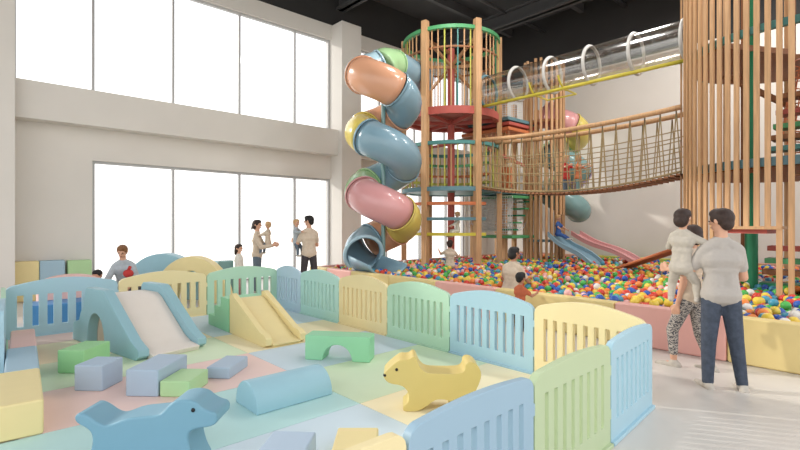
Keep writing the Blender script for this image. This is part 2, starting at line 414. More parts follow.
fence_panel((-1.50, 1.4), (-1.53, 2.43), M['fend'], 'dusky blue fence panel in the foreground of the near side row', n=8, arch=.03)
fence_panel((-1.50, .42), (-1.50, 1.4), M['feny'], 'yellow fence panel cut by the bottom edge of the photo', n=8, arch=.0)
fence_panel((-7.4, .345), (FX, .40), M['feng'], 'pale green fence panel at the left edge of the photo, behind the foam bench', n=8, arch=.05)
fence_panel((-6.2, .27), (-7.4, .345), M['fenb'], 'light blue fence panel at the left edge of the photo, beside the foam bench', n=8, arch=.05)

# left bench of three cushions
ang = math.atan2(.67 - .45, -7.69 + 4.53)
def bench(s0, s1, m, label, w_=.24):
    d = V((-3.16, .22, 0)).normalized(); nrm = V((-.0695, -.9976, 0))
    p = V((-4.53, .45, .02)) + d * (s0 + s1) / 2 + nrm * w_ / 2
    o = MB().box((-(s1 - s0) / 2 + .003, -w_ / 2, 0), ((s1 - s0) / 2 - .003, w_ / 2, .27)).obj('foam_bench_block', m, loc=p, rz=math.atan2(d.y, d.x), bevel=.02)
    tag(o, label, 'foam block', 'foam bench along the left fence')
bench(0, 1.05, M['fy'], 'pale yellow foam bench block nearest the camera at the left edge', .32)
bench(1.05, 2.1, M['fb'], 'pale blue foam bench block between the yellow and the pink ones', .26)
bench(2.1, 3.2, M['fp'], 'blush pink foam bench block nearest the blue fence')

def block(p, q, dep, h, m, label):        # front-left, front-right base corners
    p = V(p + (0,)); q = V(q + (0,)); u = (q - p); L = u.length; u.normalize(); n_ = V((-u.y, u.x, 0))
    c = p + u * L / 2 + n_ * dep / 2
    o = MB().box((-L / 2, -dep / 2, 0), (L / 2, dep / 2, h)).obj('foam_block', m, loc=(c.x, c.y, .02), rz=math.atan2(u.y, u.x), bevel=.014)
    return tag(o, label, 'foam block', 'loose foam blocks on the play mats')
block((-6.29, .74), (-6.08, .95), .44, .25, M['bgreen'], 'bright green foam block, leftmost of the loose blocks')
block((-5.51, .78), (-5.31, .98), .32, .25, M['lav'], 'grey-blue foam block standing alone before the green block')
block((-5.01, 1.11), (-4.79, 1.33), .56, .25, M['lav'], 'long grey-blue foam block touching the low light green block')
block((-4.78, 1.34), (-4.58, 1.54), .40, .15, M['lgreen'], 'low light green foam block beside the long grey-blue one')
block((-5.03, 1.86), (-4.84, 2.03), .46, .12, M['lav'], 'flat periwinkle foam slab near the half-cylinder')
block((-2.69, 1.30), (-2.48, 1.50), .28, .25, M['lav'], 'periwinkle foam block at the bottom edge of the photo')
block((-2.62, 1.78), (-2.42, 2.00), .36, .12, M['fy'], 'flat pale yellow foam slab behind the near fence')

# green arch block
mbx = MB(); r_ = .18
poly = [(0, 0), (.215, 0)] + [(.395 - r_ * math.cos(t), .19 * math.sin(t)) for t in [PI * k / 14 for k in range(1, 14)]] + [(.575, 0), (.79, 0), (.79, .295), (0, .295)]
mbx.prism(poly, (-.395, .13, 0), (1, 0, 0), (0, 0, 1), (0, -.26, 0))
o = mbx.obj('foam_arch_block', M['archg'], loc=(-4.71, 3.33, .02), rz=R(38), bevel=.014); tag(o, 'green foam block with an arched hole on pale mats', 'foam block')
# half cylinder
poly = [(-.22, 0), (-.2, .02)] + [(.215 * -math.cos(t), .02 + .225 * math.sin(t)) for t in [PI * k / 20 for k in range(0, 21)]][1:-1] + [(.2, .02), (.22, 0)]
poly = [(-.215 * math.cos(PI * k / 24), .24 * math.sin(PI * k / 24) ** .9) for k in range(25)]
o = MB().prism(poly, (0, -.38, 0), (1, 0, 0), (0, 0, 1), (0, .76, 0)).obj('foam_half_cylinder', M['halfb'], loc=(-3.97, 2.19, .02), rz=R(0), bevel=.012)
tag(o, 'sky blue foam half-cylinder lying on the aqua mat', 'foam block')

def arch_notch(c, r, h, n=12): return [(c + r * math.cos(PI * (1 - k / n)), h * math.sin(PI * k / n) ** .75 if 0 < k < n else 0) for k in range(n + 1)]
# big slide
root = empty('foam_slide', (-8.02, 1.12, .02), R(11.5), 'big blue foam slide with white ramp and arched tunnel in its side', 'slide')
side = [(0, 0)] + arch_notch(.73, .26, .44) + [(1.82, 0), (1.90, .05), (1.90, .13), (1.80, .17), (1.70, .22), (.99, .74), (.93, .76), (.46, .76), (.41, .72), (.36, .5), (.27, .42), (.21, .3), (.05, .26), (0, .22)]
for y0 in (0, .74): MB().prism(side, (0, y0 + .13, 0), (1, 0, 0), (0, 0, 1), (0, -.13, 0)).obj('side_panel', M['sideb'], root, bevel=.012)
core = [(.1, 0)] + arch_notch(.73, .26, .44) + [(1.93, 0), (1.97, .06), (1.75, .09), (1.6, .16), (1.02, .60), (.9, .655), (.50, .66), (.45, .5), (.3, .4), (.25, .26), (.1, .22)]
MB().prism(core, (0, .737, 0), (1, 0, 0), (0, 0, 1), (0, -.604, 0)).obj('ramp', M['cream'], root, bevel=.01)
# small slide and its stairs
root = empty('foam_slide', (-6.92, 2.90, .02), R(-1), 'small yellow foam slide in front of the mint fence', 'slide')
side = [(0, 0), (1.12, 0), (1.2, .03), (1.2, .12), (1.13, .165), (1.0, .18), (.94, .21), (.12, .57), (.06, .59), (0, .57)]
for y0 in (0, .5): MB().prism(side, (0, y0 + .09, 0), (1, 0, 0), (0, 0, 1), (0, -.09, 0)).obj('side_panel', M['fy'], root, bevel=.01)
MB().prism([(0, 0), (1.2, 0), (1.24, .04), (1.05, .07), (.93, .12), (.14, .5), (0, .51)], (0, .495, 0), (1, 0, 0), (0, 0, 1), (0, -.4, 0)).obj('ramp', M['fy'], root, bevel=.008)
o = MB().prism([(0, 0), (.83, 0), (.83, .5), (.52, .5), (.52, .34), (.26, .34), (.26, .17), (0, .17)], (0, .3, 0), (1, 0, 0), (0, 0, 1), (0, -.6, 0)).obj('foam_stairs', M['archg'], loc=(-7.77, 3.21, .02), rz=R(-1), bevel=.01)
tag(o, 'mint green foam stairs with three steps behind the small yellow slide', 'stairs')

# rocking dogs cut from foam
def dog(pts, k, bx, by, flip, loc, rz, m, label, eye, nose, t=.25):
    root = empty('foam_rocking_dog', loc, rz, label, 'rocking toy', 'foam animal rockers')
    poly = [((x - bx) / k, (by - y) / k) for x, y in pts]
    # smooth outline (Chaikin)
    for _ in range(2):
        q = []
        for i in range(len(poly)):
            a, b = poly[i], poly[(i + 1) % len(poly)]
            q += [(a[0] * .75 + b[0] * .25, a[1] * .75 + b[1] * .25), (a[0] * .25 + b[0] * .75, a[1] * .25 + b[1] * .75)]
        poly = q
    mb_ = MB()
    ar = sum(poly[i][0] * poly[(i + 1) % len(poly)][1] - poly[(i + 1) % len(poly)][0] * poly[i][1] for i in range(len(poly)))
    if ar < 0: poly.reverse()
    mb_.prism(poly, (0, 0, 0), (1, 0, 0), (0, 0, 1), (0, t, 0)).obj('body', m, root, bevel=.018, seg=3)
    for yy in (-.002, t + .002):
        MB().ball(((eye[0] - bx) / k, yy, (by - eye[1]) / k), (.013, .008, .014)).obj('eye', M['blk'], root, smooth=True)
    if nose: MB().ball(((nose[0] - bx) / k, .012, (by - nose[1]) / k), (.016, .02, .016)).obj('nose', M['blk'], root, smooth=True)
    return root
yd = [(113, 197), (122, 178), (180, 127), (205, 115), (228, 118), (246, 114), (262, 100), (277, 104), (287, 130), (300, 160), (330, 185), (400, 188), (480, 188), (512, 182), (526, 165), (526, 142), (542, 128), (568, 130), (592, 150), (607, 185), (600, 225), (575, 280), (560, 320), (545, 370), (535, 378), (455, 378), (450, 365), (470, 340), (440, 320), (400, 314), (370, 320), (340, 345), (300, 370), (280, 377), (222, 377), (212, 368), (214, 350), (238, 335), (245, 300), (235, 270), (205, 245), (150, 238), (125, 222)]
dog(yd, 585, 355, 377, False, (-2.835, 2.955, .02), R(YAW), M['dogy'], 'mustard yellow foam dog rocker standing behind the near fence', (181, 166), (122, 195))
bd = [(85, 205), (92, 188), (112, 180), (150, 195), (200, 232), (240, 238), (320, 205), (400, 197), (470, 190), (495, 170), (520, 140), (548, 124), (600, 120), (640, 130), (668, 156), (700, 172), (728, 178), (740, 200), (734, 230), (704, 246), (650, 252), (612, 266), (604, 300), (622, 380), (652, 430), (640, 453), (530, 453), (505, 420), (450, 385), (330, 385), (290, 420), (262, 453), (150, 453), (135, 430), (152, 380), (168, 320), (165, 275), (140, 250), (95, 228)]
dog(bd, 706, 400, 453, False, (-3.39, .85, .02), R(YAW), M['dogb'], 'steel blue foam dog rocker in the left foreground', (630, 166), None)

# ------------------------------------------------------------------ behind the left fence
def cushion(x0, y0, sx_, sy_, h, m, name, label, z=0, rz=0, cat='cushion', group=None):
    o = MB().box((-sx_ / 2, -sy_ / 2, 0), (sx_ / 2, sy_ / 2, h)).obj(name, m, loc=(x0, y0, z), rz=rz, bevel=.025); return tag(o, label, cat, group)
for y, m, l in ((.96, 'fy', 'butter yellow padded wall cushion, leftmost of three against the white wall'), (1.42, 'fb', 'pale blue padded wall cushion, middle of three against the white wall'), (1.92, 'lgreen', 'pale green padded wall cushion nearest the window')):
    cushion(-12.85, y, .22, .455, .85 if m != 'lgreen' else .83, M[m], 'wall_cushion', l, group='padded cushions against the left wall')
o = MB().prism([(-.5, 0), (.5, 0)] + [(.5 * math.cos(PI * k / 16) ** 1 if 0 < k < 16 else (.5 if k == 0 else -.5), .55 + .19 * math.sin(PI * k / 16)) for k in range(17)], (0, 0, 0), (0, 1, 0), (0, 0, 1), (.35, 0, 0)).obj('foam_seat_back', M['fp'], loc=(-10.4, 1.42, 0), bevel=.02)
tag(o, 'rounded pink foam piece behind the blue fence', 'foam seat')
cushion(-9.75, 1.22, .6, 1.0, .34, M['deepb'], 'foam_bench', 'strong blue foam bench seen through the slots of the far left fence', cat='bench')

def foam_arch(loc, rz, w_, h, hole, m, label, t=.35):
    out = [(-w_ / 2 * math.cos(PI * k / 24), h * math.sin(PI * k / 24)) for k in range(25)]
    inn_ = [(hole[0] / 2 * math.cos(PI * k / 16), hole[1] * math.sin(PI * k / 16)) for k in range(17)]
    mbq = MB(); mbq.prism(out + inn_, (0, t / 2, 0), (1, 0, 0), (0, 0, 1), (0, -t, 0))
    o = mbq.obj('foam_arch', m, loc=loc, rz=rz, bevel=.015); return tag(o, label, 'foam arch', 'foam arches by the windows')
foam_arch((-11.2, 3.25, 0), R(50), 1.75, 1.0, (.9, .5), M['halfb'], 'blue half-round foam arch standing behind the yellow one')
foam_arch((-10.3, 3.55, 0), R(50), 1.55, .97, (.7, .68), M['fy'], 'yellow half-round foam arch standing by the window')
cushion(-10.7, 4.35, .3, .35, .82, M['tt'], 'foam_cube', 'teal foam box standing right of the yellow arch', cat='foam block')
cushion(-10.2, 2.55, .3, .35, .42, M['charc'], 'low_table', 'small dark low table beside the kneeling man', cat='table')

# ------------------------------------------------------------------ ball pit
PY0 = 6.655; PT = .19; PX0 = -10.8; PX1 = 3.2; PH = .545
secs = [(-10.8, -10.0, 'y', 'short yellow padded pit wall block at the left front corner'), (-10.0, -9.0, 'p', 'pink padded pit wall block beside the spiral slide outlet'), (-9.0, -7.65, 'y', 'yellow padded pit wall block in front of the spiral slide'),
        (-7.65, -6.3, 'y', 'yellow padded pit wall block behind the yellow fence panel'), (-6.3, -4.9, 'p', 'pink padded pit wall block left of the crouching woman'), (-4.9, -2.88, 'y', 'yellow padded pit wall block beside the child in orange'),
        (-2.88, -1.56, 'p', 'pink padded pit wall block behind the woman in patterned leggings'), (-1.56, .3, 'y', 'yellow padded pit wall block right of the standing man'), (.3, 1.8, 'p', 'pink padded pit wall block beyond the right edge'), (1.8, 3.2, 'y', 'yellow padded pit wall block at the far right corner')]
for a, b, c, l in secs:
    if a > 1.7: continue
    o = MB().box((a + .004, PY0, 0), (b - .004, PY0 + PT, PH)).obj('pit_wall_block', M['p' + c], bevel=.025)
    tag(o, l, 'pit wall', 'padded walls of the ball pit')
for y0, y1, c, l in ((6.86, 9.9, 'pp', 'pink padded left wall block of the ball pit nearest the slide outlet'), (9.9, 13, 'rimb', 'brown padded left wall block of the ball pit beside the tall tower'), (13, 15.9, 'rimb', 'brown padded left wall block of the ball pit by the back wall')):
    tag(MB().box((PX0, y0, 0), (PX0 + PT, y1 - .006, PH)).obj('pit_wall_block', M[c], bevel=.025), l, 'pit wall', 'padded walls of the ball pit')
for y0, y1, c, l in ((6.86, 11.3, 'py', 'yellow padded right wall block of the ball pit beyond the slat tower'), (11.3, 15.9, 'pp', 'pink padded right wall block of the ball pit by the back wall')):
    tag(MB().box((1.61, y0, 0), (1.8, y1 - .006, PH)).obj('pit_wall_block', M[c], bevel=.025), l, 'pit wall', 'padded walls of the ball pit')
for x0, x1, c, l in ((PX0, -8, 'rimb', 'brown padded back wall block of the pit behind the tall tower'), (-8, -3.6, 'lime', 'yellow-green padded back wall block of the pit under the white wall'), (-3.6, 1.8, 'rimb', 'brown padded back wall block of the pit behind the right slat tower')):
    tag(MB().box((x0 + .003, 15.9, 0), (x1 - .003, 16.1, PH + .04)).obj('pit_wall_block', M[c], bevel=.025), l, 'pit wall', 'padded walls of the ball pit')

def F(x, y): return -.7383 * x + .6745 * y
def PXX(x, y): return 400 + 477 * (.6745 * x + .7383 * y) / F(x, y)
rnd = random.Random(3); BR = .062; allb = []
sp = BR * 2.02; row = 0; y = PY0 + PT + BR + .01
while y < 15.85:
    x = PX0 + PT + BR + .01 + (sp / 2 if row % 2 else 0)
    while x < 1.52:
        px = PXX(x, y)
        if -40 < px < 1500:
            z = .435 + .03 * math.sin(x * 2.1 + y) * math.sin(y * 1.7) + rnd.uniform(-.045, .045)
            allb.append((x + rnd.uniform(-.012, .012), y + rnd.uniform(-.012, .012), z, F(x, y), px))
        x += sp
    y += sp * .866; row += 1
# second, sparse layer on top
for _ in range(1700):
    x = rnd.uniform(PX0 + .4, 1.4); y = rnd.uniform(PY0 + .35, 15.6); px = PXX(x, y)
    if -30 < px < 1500: allb.append((x, y, .515 + rnd.uniform(-.01, .02), F(x, y), px))
obst = [(-9.2, 7.7, .45), (-4.98, 7.12, .33), (-8.29, 9.34, .15)] + [(-9.72 + 1.45 * math.cos(R(-48.5 + 60 * k + 30)), 11 + 1.45 * math.sin(R(-48.5 + 60 * k + 30)), .14) for k in range(6)]
allb = [b for b in allb if all((b[0] - ox) ** 2 + (b[1] - oy) ** 2 > rr ** 2 for ox, oy, rr in obst)]
bc = {'red': 1.2, 'blue': 1.1, 'green': 1.2, 'yellow': 1.3, 'orange': 1.2, 'pink': .55, 'teal': .7, 'white': .45}
names = list(bc); wts = list(bc.values())
allb.sort(key=lambda b: b[3])
near = [b for b in allb if b[4] < 806 and not (672 < b[4] < 746)][:300]
nearset = set(id(b) for b in near)
proto = {}
for i, b in enumerate(near):
    k = rnd.choices(range(8), wts)[0]
    if k not in proto:
        o = MB().ball((0, 0, 0), BR, 20, 12).obj('plastic_ball', M['balls'][k], smooth=True); proto[k] = o
        tag(o, names[k] + ' plastic ball among those near the front wall of the ball pit', 'ball', names[k] + ' balls near the front of the pit')
    else: o = proto[k].copy(); C.objects.link(o)
    o.location = b[:3]; o.rotation_euler = (rnd.random() * 3, rnd.random() * 3, 0)
st = MB(); t0 = MB().ball((0, 0, 0), BR, 12, 7); t1 = MB().ball((0, 0, 0), BR, 8, 5)
for b in allb:
    if id(b) in nearset: continue
    t_ = t0 if b[3] < 10 else t1; k = rnd.choices(range(8), wts)[0]
    st.add([(p[0] + b[0], p[1] + b[1], p[2] + b[2]) for p in t_.v], t_.f, k)
o = st.obj('pit_balls', M['balls'], smooth=True); tag(o, 'sea of small mixed plastic balls filling the rest of the pit', 'balls', kind='stuff')
tag(MB().box((PX0 + PT + .01, PY0 + PT + .01, .02), (1.6, 15.88, .28)).obj('pit_fill', M['rimb']), 'lower layer under the visible balls of the pit', 'balls', kind='stuff')

# ------------------------------------------------------------------ spiral tube slides
def smooth_path(pts, n=8):
    pts = [V(p) for p in pts]; out = []
    for i in range(len(pts) - 1):
        p0 = pts[max(i - 1, 0)]; p1 = pts[i]; p2 = pts[i + 1]; p3 = pts[min(i + 2, len(pts) - 1)]
        for k in range(n):
            t = k / n
            out.append(.5 * ((2 * p1) + (-p0 + p2) * t + (2 * p0 - 5 * p1 + 4 * p2 - p3) * t * t + (-p0 + 3 * p1 - 3 * p2 + p3) * t ** 3))
    out.append(pts[-1]); return out
FWD = V((-.7383, .6745, 0)); RGT = V((.6745, .7383, 0))
def spiral(axis, Rr, rt, t0, t1, ztop, pitch, segs, label, pre=(), post=(), name='spiral_tube_slide', pole=None, group=None):
    """ztop is the height at t=0 (left-most point)"""
    root = empty(name, (axis[0], axis[1], 0), 0, label, 'tube slide', group)
    H_ = lambda t: -RGT * (Rr * math.cos(t)) - FWD * (Rr * math.sin(t)) + V((0, 0, ztop - pitch * t / (2 * PI)))
    path = list(pre); ks = int((t1 - t0) / (PI / 14))
    hel = [H_(t0 + (t1 - t0) * i / ks) for i in range(ks + 1)]
    if pre: path = smooth_path(list(pre) + [hel[0], hel[2]], 8)[:-8]; 
    L0 = len(path); path = path + hel
    if post: path = path + smooth_path([hel[-1]] + list(post), 8)[1:]
    L = len(path)
    def idx(tt):     # numbers are t in units of pi; below -90 they address the lead-in fraction, above 90 the lead-out
        if tt <= -90: return int(L0 * (tt + 100) / 10 + .5)
        if tt >= 90: return min(L - 1, L0 + ks + int((L - L0 - ks - 1) * (tt - 90) / 10 + .5))
        return max(0, min(L0 + ks, L0 + int(round((tt * PI - t0) / (t1 - t0) * ks))))
    for a, b, m in segs:
        i0, i1 = idx(a), idx(b)
        if i1 - i0 < 1: continue
        sg = MB().tube(path[i0:i1 + 1], rt, 24, cap=False).obj('tube_section', m, root, smooth=True)
        md = sg.modifiers.new('thickness', 'SOLIDIFY'); md.thickness = .02; md.offset = -1
        p = path[i0]; d = (path[min(i0 + 1, L - 1)] - path[max(i0 - 1, 0)]).normalized()
        fl = MB().tube([p - d * .022, p + d * .022], rt + .028, 24, cap=False)
        fo = fl.obj('flange', m, sg, smooth=False, auto=True)
        md = fo.modifiers.new('thickness', 'SOLIDIFY'); md.thickness = .03; md.offset = -1
    return root, path
ax = V((-9.16, 7.80, 0))
tow_in = V((-9.72, 11.0, 0)) - ax
pre = [tow_in - RGT * .98 + FWD * -.25 + V((0, 0, 5.95)), -RGT * (-.40) + FWD * 1.25 + V((0, 0, 5.95)), RGT * .05 + FWD * .75 + V((0, 0, 5.9))]
mouth0 = -FWD * .42 - RGT * .10 + V((0, 0, .98))
segs = [(-100, -95.5, M['tb']), (-95.5, -.42, M['tg']), (-.42, .12, M['tl']), (.12, .72, M['to']), (.72, 1.25, M['tb']), (1.25, 1.85, M['to']), (1.85, 2.25, M['ty']), (2.25, 3.15, M['tb']),
        (3.15, 3.75, M['tb']), (3.75, 4.15, M['tg']), (4.15, 4.8, M['tp']), (4.8, 5.3, M['ty']), (5.3, 5.72, M['to']), (5.72, 6.2, M['tb'])]
sroot, spath = spiral(ax, .53, .445, -.45 * PI, 6.14 * PI, 5.42, 1.47, segs, 'tall pastel spiral tube slide left of the round tower', pre=pre)
mo = spath[-1]; md_ = V((.55, -.55, -.25)).normalized()
dm = (spath[-1] - spath[-2]).normalized()
ringpts = lambda c, d, r, n=28: [c + frame_of(d)[0] * (r * math.cos(2 * PI * k / n)) + frame_of(d)[1] * (r * math.sin(2 * PI * k / n)) for k in range(n)]
MB().tube(ringpts(mo, dm, .48), .045, 8, closed=True).obj('mouth_ring', M['tl'], sroot, smooth=True)
# open outlet chute
lip = MB(); N = 12; rows = 8; vs = []
dh = (RGT * .62 - FWD * .78).normalized(); sd_ = V((0, 0, 1)).cross(dh)
for i in range(rows + 1):
    t = i / rows; c = mo + dh * (t * 1.05) + V((0, 0, -.02 - .10 * t))
    rr = .43 + .10 * t
    for k in range(N + 1):
        a = PI + PI * k / N; dep_ = (1 - .55 * t)
        vs.append(c + sd_ * (rr * math.cos(a)) + V((0, 0, max(rr * math.sin(a) * dep_, -9) - .43 * (1 - dep_) * .35)))
fs = [(i * (N + 1) + k, i * (N + 1) + k + 1, (i + 1) * (N + 1) + k + 1, (i + 1) * (N + 1) + k) for i in range(rows) for k in range(N)]
ch = lip.add(vs, fs).obj('outlet_chute', M['tb'], sroot, smooth=True)
md = ch.modifiers.new('thickness', 'SOLIDIFY'); md.thickness = .035; md.offset = 0
o = MB().cyl((0, 0, .3), (0, 0, 5.6), .055, 14).cyl((0, 0, 5.55), (0, 0, 5.62), .09, 14).obj('support_pole', M['tt'], sroot, auto=True)
for z in (1.7, 3.2, 4.65): MB().cyl((0, 0, z), tuple(RGT * .25 + FWD * .1 + V((0, 0, z + .02))), .025, 8).obj('support_arm', M['tt'], sroot, auto=True)

ax2 = V((-8.15, 14.95, 0))
segs2 = [(-.3, .55, M['tp']), (.55, 1.25, M['ty']), (1.25, 2.0, M['tg']), (2.0, 2.9, M['tt']), (2.9, 3.25, M['tv']), (3.25, 3.8, M['tg']), (3.8, 4.9, M['tt'])]
spiral(ax2, .46, .40, -.3 * PI, 4.9 * PI, 5.25, 1.3, segs2, 'pastel spiral tube slide behind the narrow slat tower near the back wall')

# ------------------------------------------------------------------ round climbing tower (left)
def net_cyl(root, a, b, r, n_r, n_l, rope, m, nm='rope_net'):
    a = V(a); b = V(b); x, y, d = frame_of(b - a); L = (b - a).length; mbn = MB()
    for i in range(n_l + 1):
        c = a + d * (L * i / n_l); mbn.tube([c + x * (r * math.cos(2 * PI * k / 20)) + y * (r * math.sin(2 * PI * k / 20)) for k in range(20)], rope, 4, closed=True)
    for k in range(n_r):
        t = 2 * PI * k / n_r; o_ = x * (r * math.cos(t)) + y * (r * math.sin(t)); mbn.tube([a + o_, b + o_], rope, 4)
    return mbn.obj(nm, m, root)
def net_flat(root, o_, u, w_, nu, nw, rope, m, nm='rope_net'):
    o_ = V(o_); u = V(u); w_ = V(w_); mbn = MB()
    for i in range(nu + 1): mbn.tube([o_ + u * (i / nu), o_ + u * (i / nu) + w_], rope, 4)
    for j in range(nw + 1): mbn.tube([o_ + w_ * (j / nw), o_ + w_ * (j / nw) + u], rope, 4)
    return mbn.obj(nm, m, root)

Z1, Z2 = 2.65, 4.88
T1 = (-9.72, 11.0); RT = 1.45; a0 = R(-48.5)
root = empty('climbing_tower', (T1[0], T1[1], 0), 0, 'tall round wooden climbing tower with green top ring and pink floor', 'climbing tower')
PA = [a0 + R(30 + 60 * k) for k in range(6)]
for k, a in enumerate(PA):
    w_ = .175 if k in (0, 5) else .15
    c = (RT * math.cos(a), RT * math.sin(a))
    MB().rbox((c[0], c[1], .0), (w_, w_, 7.36 if k in (0, 5) else 7.28), a).obj('post', M['wood'], root, bevel=.01)
MB().cyl((0, 0, 0), (0, 0, 7.0), .11, 16).obj('center_pole', M['red'], root, auto=True)
uf = MB().arc(.12, RT - .1, 0, 2 * PI, Z2 - .05, Z2 + .03, 48).obj('upper_floor', M['pinkp'], root)
MB().arc(RT - .16, RT - .02, 0, 2 * PI, Z2 - .16, Z2 + .05, 48).obj('floor_ring', M['red'], root)
for k in range(6): MB().bar((.1 * math.cos(PA[k]), .1 * math.sin(PA[k]), Z2 - .16), ((RT - .1) * math.cos(PA[k]), (RT - .1) * math.sin(PA[k]), Z2 - .1), .08, .1).obj('floor_beam', M['red'], uf)
MB().arc(.12, RT - .08, 0, 2 * PI, Z1 - .05, Z1 + .03, 48).obj('middle_floor', M['teal'], root)
MB().arc(RT - .14, RT + .05, 0, 2 * PI, Z1 - .08, Z1 + .04, 48).obj('floor_ring', M['bluep'], root)
for z, m in ((7.12, 'green'), (3.92, 'teal')): MB().arc(RT - .1, RT + .02, 0, 2 * PI, z - .05, z + .05, 48).obj('top_ring' if z > 5 else 'guard_rail', M[m], root)
MB().arc(RT - .09, RT - .03, 0, 2 * PI, 6.55, 6.6, 48).obj('wooden_ring', M['woodd'], root)
bm_ = ['lime', 'wood', 'teal', 'wood', 'lime', 'dgreen', 'wood', 'lime']
for q in range(6):
    for i in range(1, 8):
        a = PA[q] + R(60) * i / 8; c = ((RT - .05) * math.cos(a), (RT - .05) * math.sin(a))
        MB().cyl((c[0], c[1], Z2 + .03), (c[0], c[1], 7.08), .021, 6).obj('baluster', M[bm_[(i + q) % 8] if i % 2 else 'wood'], root)
        MB().cyl((c[0], c[1], Z1 + .03), (c[0], c[1], 3.9), .019, 6).obj('baluster', M['wood' if (i + q) % 2 else 'lime'], root)
for q in (0, 2, 5):
    p1 = ((RT - .15) * math.cos(PA[q]), (RT - .15) * math.sin(PA[q])); p2 = ((RT - .15) * math.cos(PA[(q + 3) % 6]), (RT - .15) * math.sin(PA[(q + 3) % 6]))
    MB().bar(p1 + (6.85,), p2 + (6.1 if q != 2 else 6.85,), .06, .09).obj('cross_brace', M['wood' if q != 2 else 'woodd'], root)
    MB().bar(p1 + (6.1,), (0, 0, 6.45), .06, .08).obj('cross_brace', M['wood'], root)
# ring steps under the middle floor
for z, m in ((2.23, 'orange'), (1.80, 'bluep'), (1.37, 'yellowp')):
    MB().arc(RT - .22, RT + .06, a0 - R(44), a0 + R(40), z - .05, z + .035, 22).obj('curved_step', M[m], root)
for z, m in ((3.2, 'orange'), (3.55, 'green'), (2.95, 'lime')):
    MB().arc(RT - .45, RT - .2, a0 + R(100), a0 + R(260), z - .04, z + .03, 22).obj('inner_shelf', M[m], root)
MB().box((-.9, .5, 4.25), (.9, .62, 4.33)).obj('inner_beam', M['woodd'], root); MB().box((-.9, -.1, 4.05), (.9, .02, 4.12)).obj('inner_beam', M['red'], root)

# ------------------------------------------------------------------ narrow slat tower at the back and the frame between
T3 = (-8.2, 13.75); R3 = .62
root = empty('slat_tower', (T3[0], T3[1], 0), 0, 'narrow tall wooden slat tower at the back beside the blue slide', 'climbing tower')
a3 = math.atan2(-T3[1], -T3[0])
for i in range(24):
    a = a3 + 2 * PI * (i + .5) / 24
    al = (i + .5) * 360 / 24; z0 = 1.95 if 40 < al < 75 else .05
    MB().rbox((R3 * math.cos(a), R3 * math.sin(a), z0), (.06, .07, 6.72 - z0 + (.08 if i % 3 else 0)), a).obj('slat', M['wood'], root)
for z in (.42, Z1 - .05, Z2 - .05, 6.2): MB().arc(R3 - .1, R3 - .04, 0, 2 * PI, z, z + .08, 32).obj('hoop', M['woodd'], root)
for z, m in ((Z1, 'teal'), (Z2, 'red'), (1.15, 'bluep')): MB().arc(.02, R3 - .11, 0, 2 * PI, z - .06, z, 32).obj('floor_disc', M[m], root)

root = empty('net_climber', (-9.0, 12.6, 0), 0, 'wooden net climber joining the round tower and the narrow slat tower', 'net climber')
for x, y, h in ((.22, -.15, 5.7), (.66, .95, 5.3), (-.35, 1.2, 5.7), (-1.2, 1.4, 5.2)): MB().rbox((x, y, 0), (.13, .13, h), 0).obj('post', M['wood'], root, bevel=.008)
for z, m, dx in ((Z2, 'bluep', 0), (Z2 - .14, 'red', .05), (Z2 - .3, 'orange', .02)): MB().box((-1.2 + dx, -.6 + dx, z - .1), (.66, .9, z)).obj('platform', M[m], root, bevel=.01)
for z, m in ((Z1, 'bluep'), (Z1 - .12, 'green'), (1.3, 'green')): MB().box((-.6, -.4, z - .09), (.66, 1.0, z)).obj('platform', M[m], root, bevel=.01)
MB().box((-.1, -.3, Z1), (.0, .5, Z1 + .8)).obj('side_panel', M['orange'], root, bevel=.01)
MB().box((-.05, -.38, Z1 + .1), (.6, -.33, Z1 + .75)).obj('side_panel', M['orange'], root, bevel=.01)
for k in range(5): MB().box((.12, -.3 + .2 * k, 1.45 + .22 * k), (.66, -.08 + .2 * k, 1.5 + .22 * k)).obj('stair_tread', M['green' if k % 2 else 'dgreen'], root)
net_flat(root, (.25, -.42, Z2 + .03), (.55, .35, 0), (0, 0, .95), 9, 14, .008, M['white_rope'])
net_flat(root, (-1.3, -.4, Z2 + .03), (1.5, .0, 0), (0, 0, .8), 20, 10, .007, M['white_rope'])
net_flat(root, (-.45, -.45, 1.35), (1.15, 0, 0), (0, 0, 1.15), 14, 14, .008, M['white_rope'])
net_cyl(root, (-1.2, .1, 1.95), (.5, .2, 1.95), .5, 20, 16, .009, M['white_rope'], 'net_tunnel')
net_cyl(root, (-.25, -.5, 1.55), (-.15, -.2, 2.4), .34, 14, 10, .008, M['white_rope'], 'net_tunnel')
for k in range(9): MB().cyl((-.5 + .13 * k, -.4, Z2 - .95), (-.5 + .13 * k, -.4, Z2 - .4), .016, 6).obj('baluster', M['wood'], root)
MB().bar((-.1, -.6, 4.0), (.7, .2, 3.45), .07, .09).obj('brace', M['red'], root)
MB().bar((-.2, -.45, 3.55), (.7, -.3, 3.55), .06, .08).obj('hand_rail', M['wood'], root)

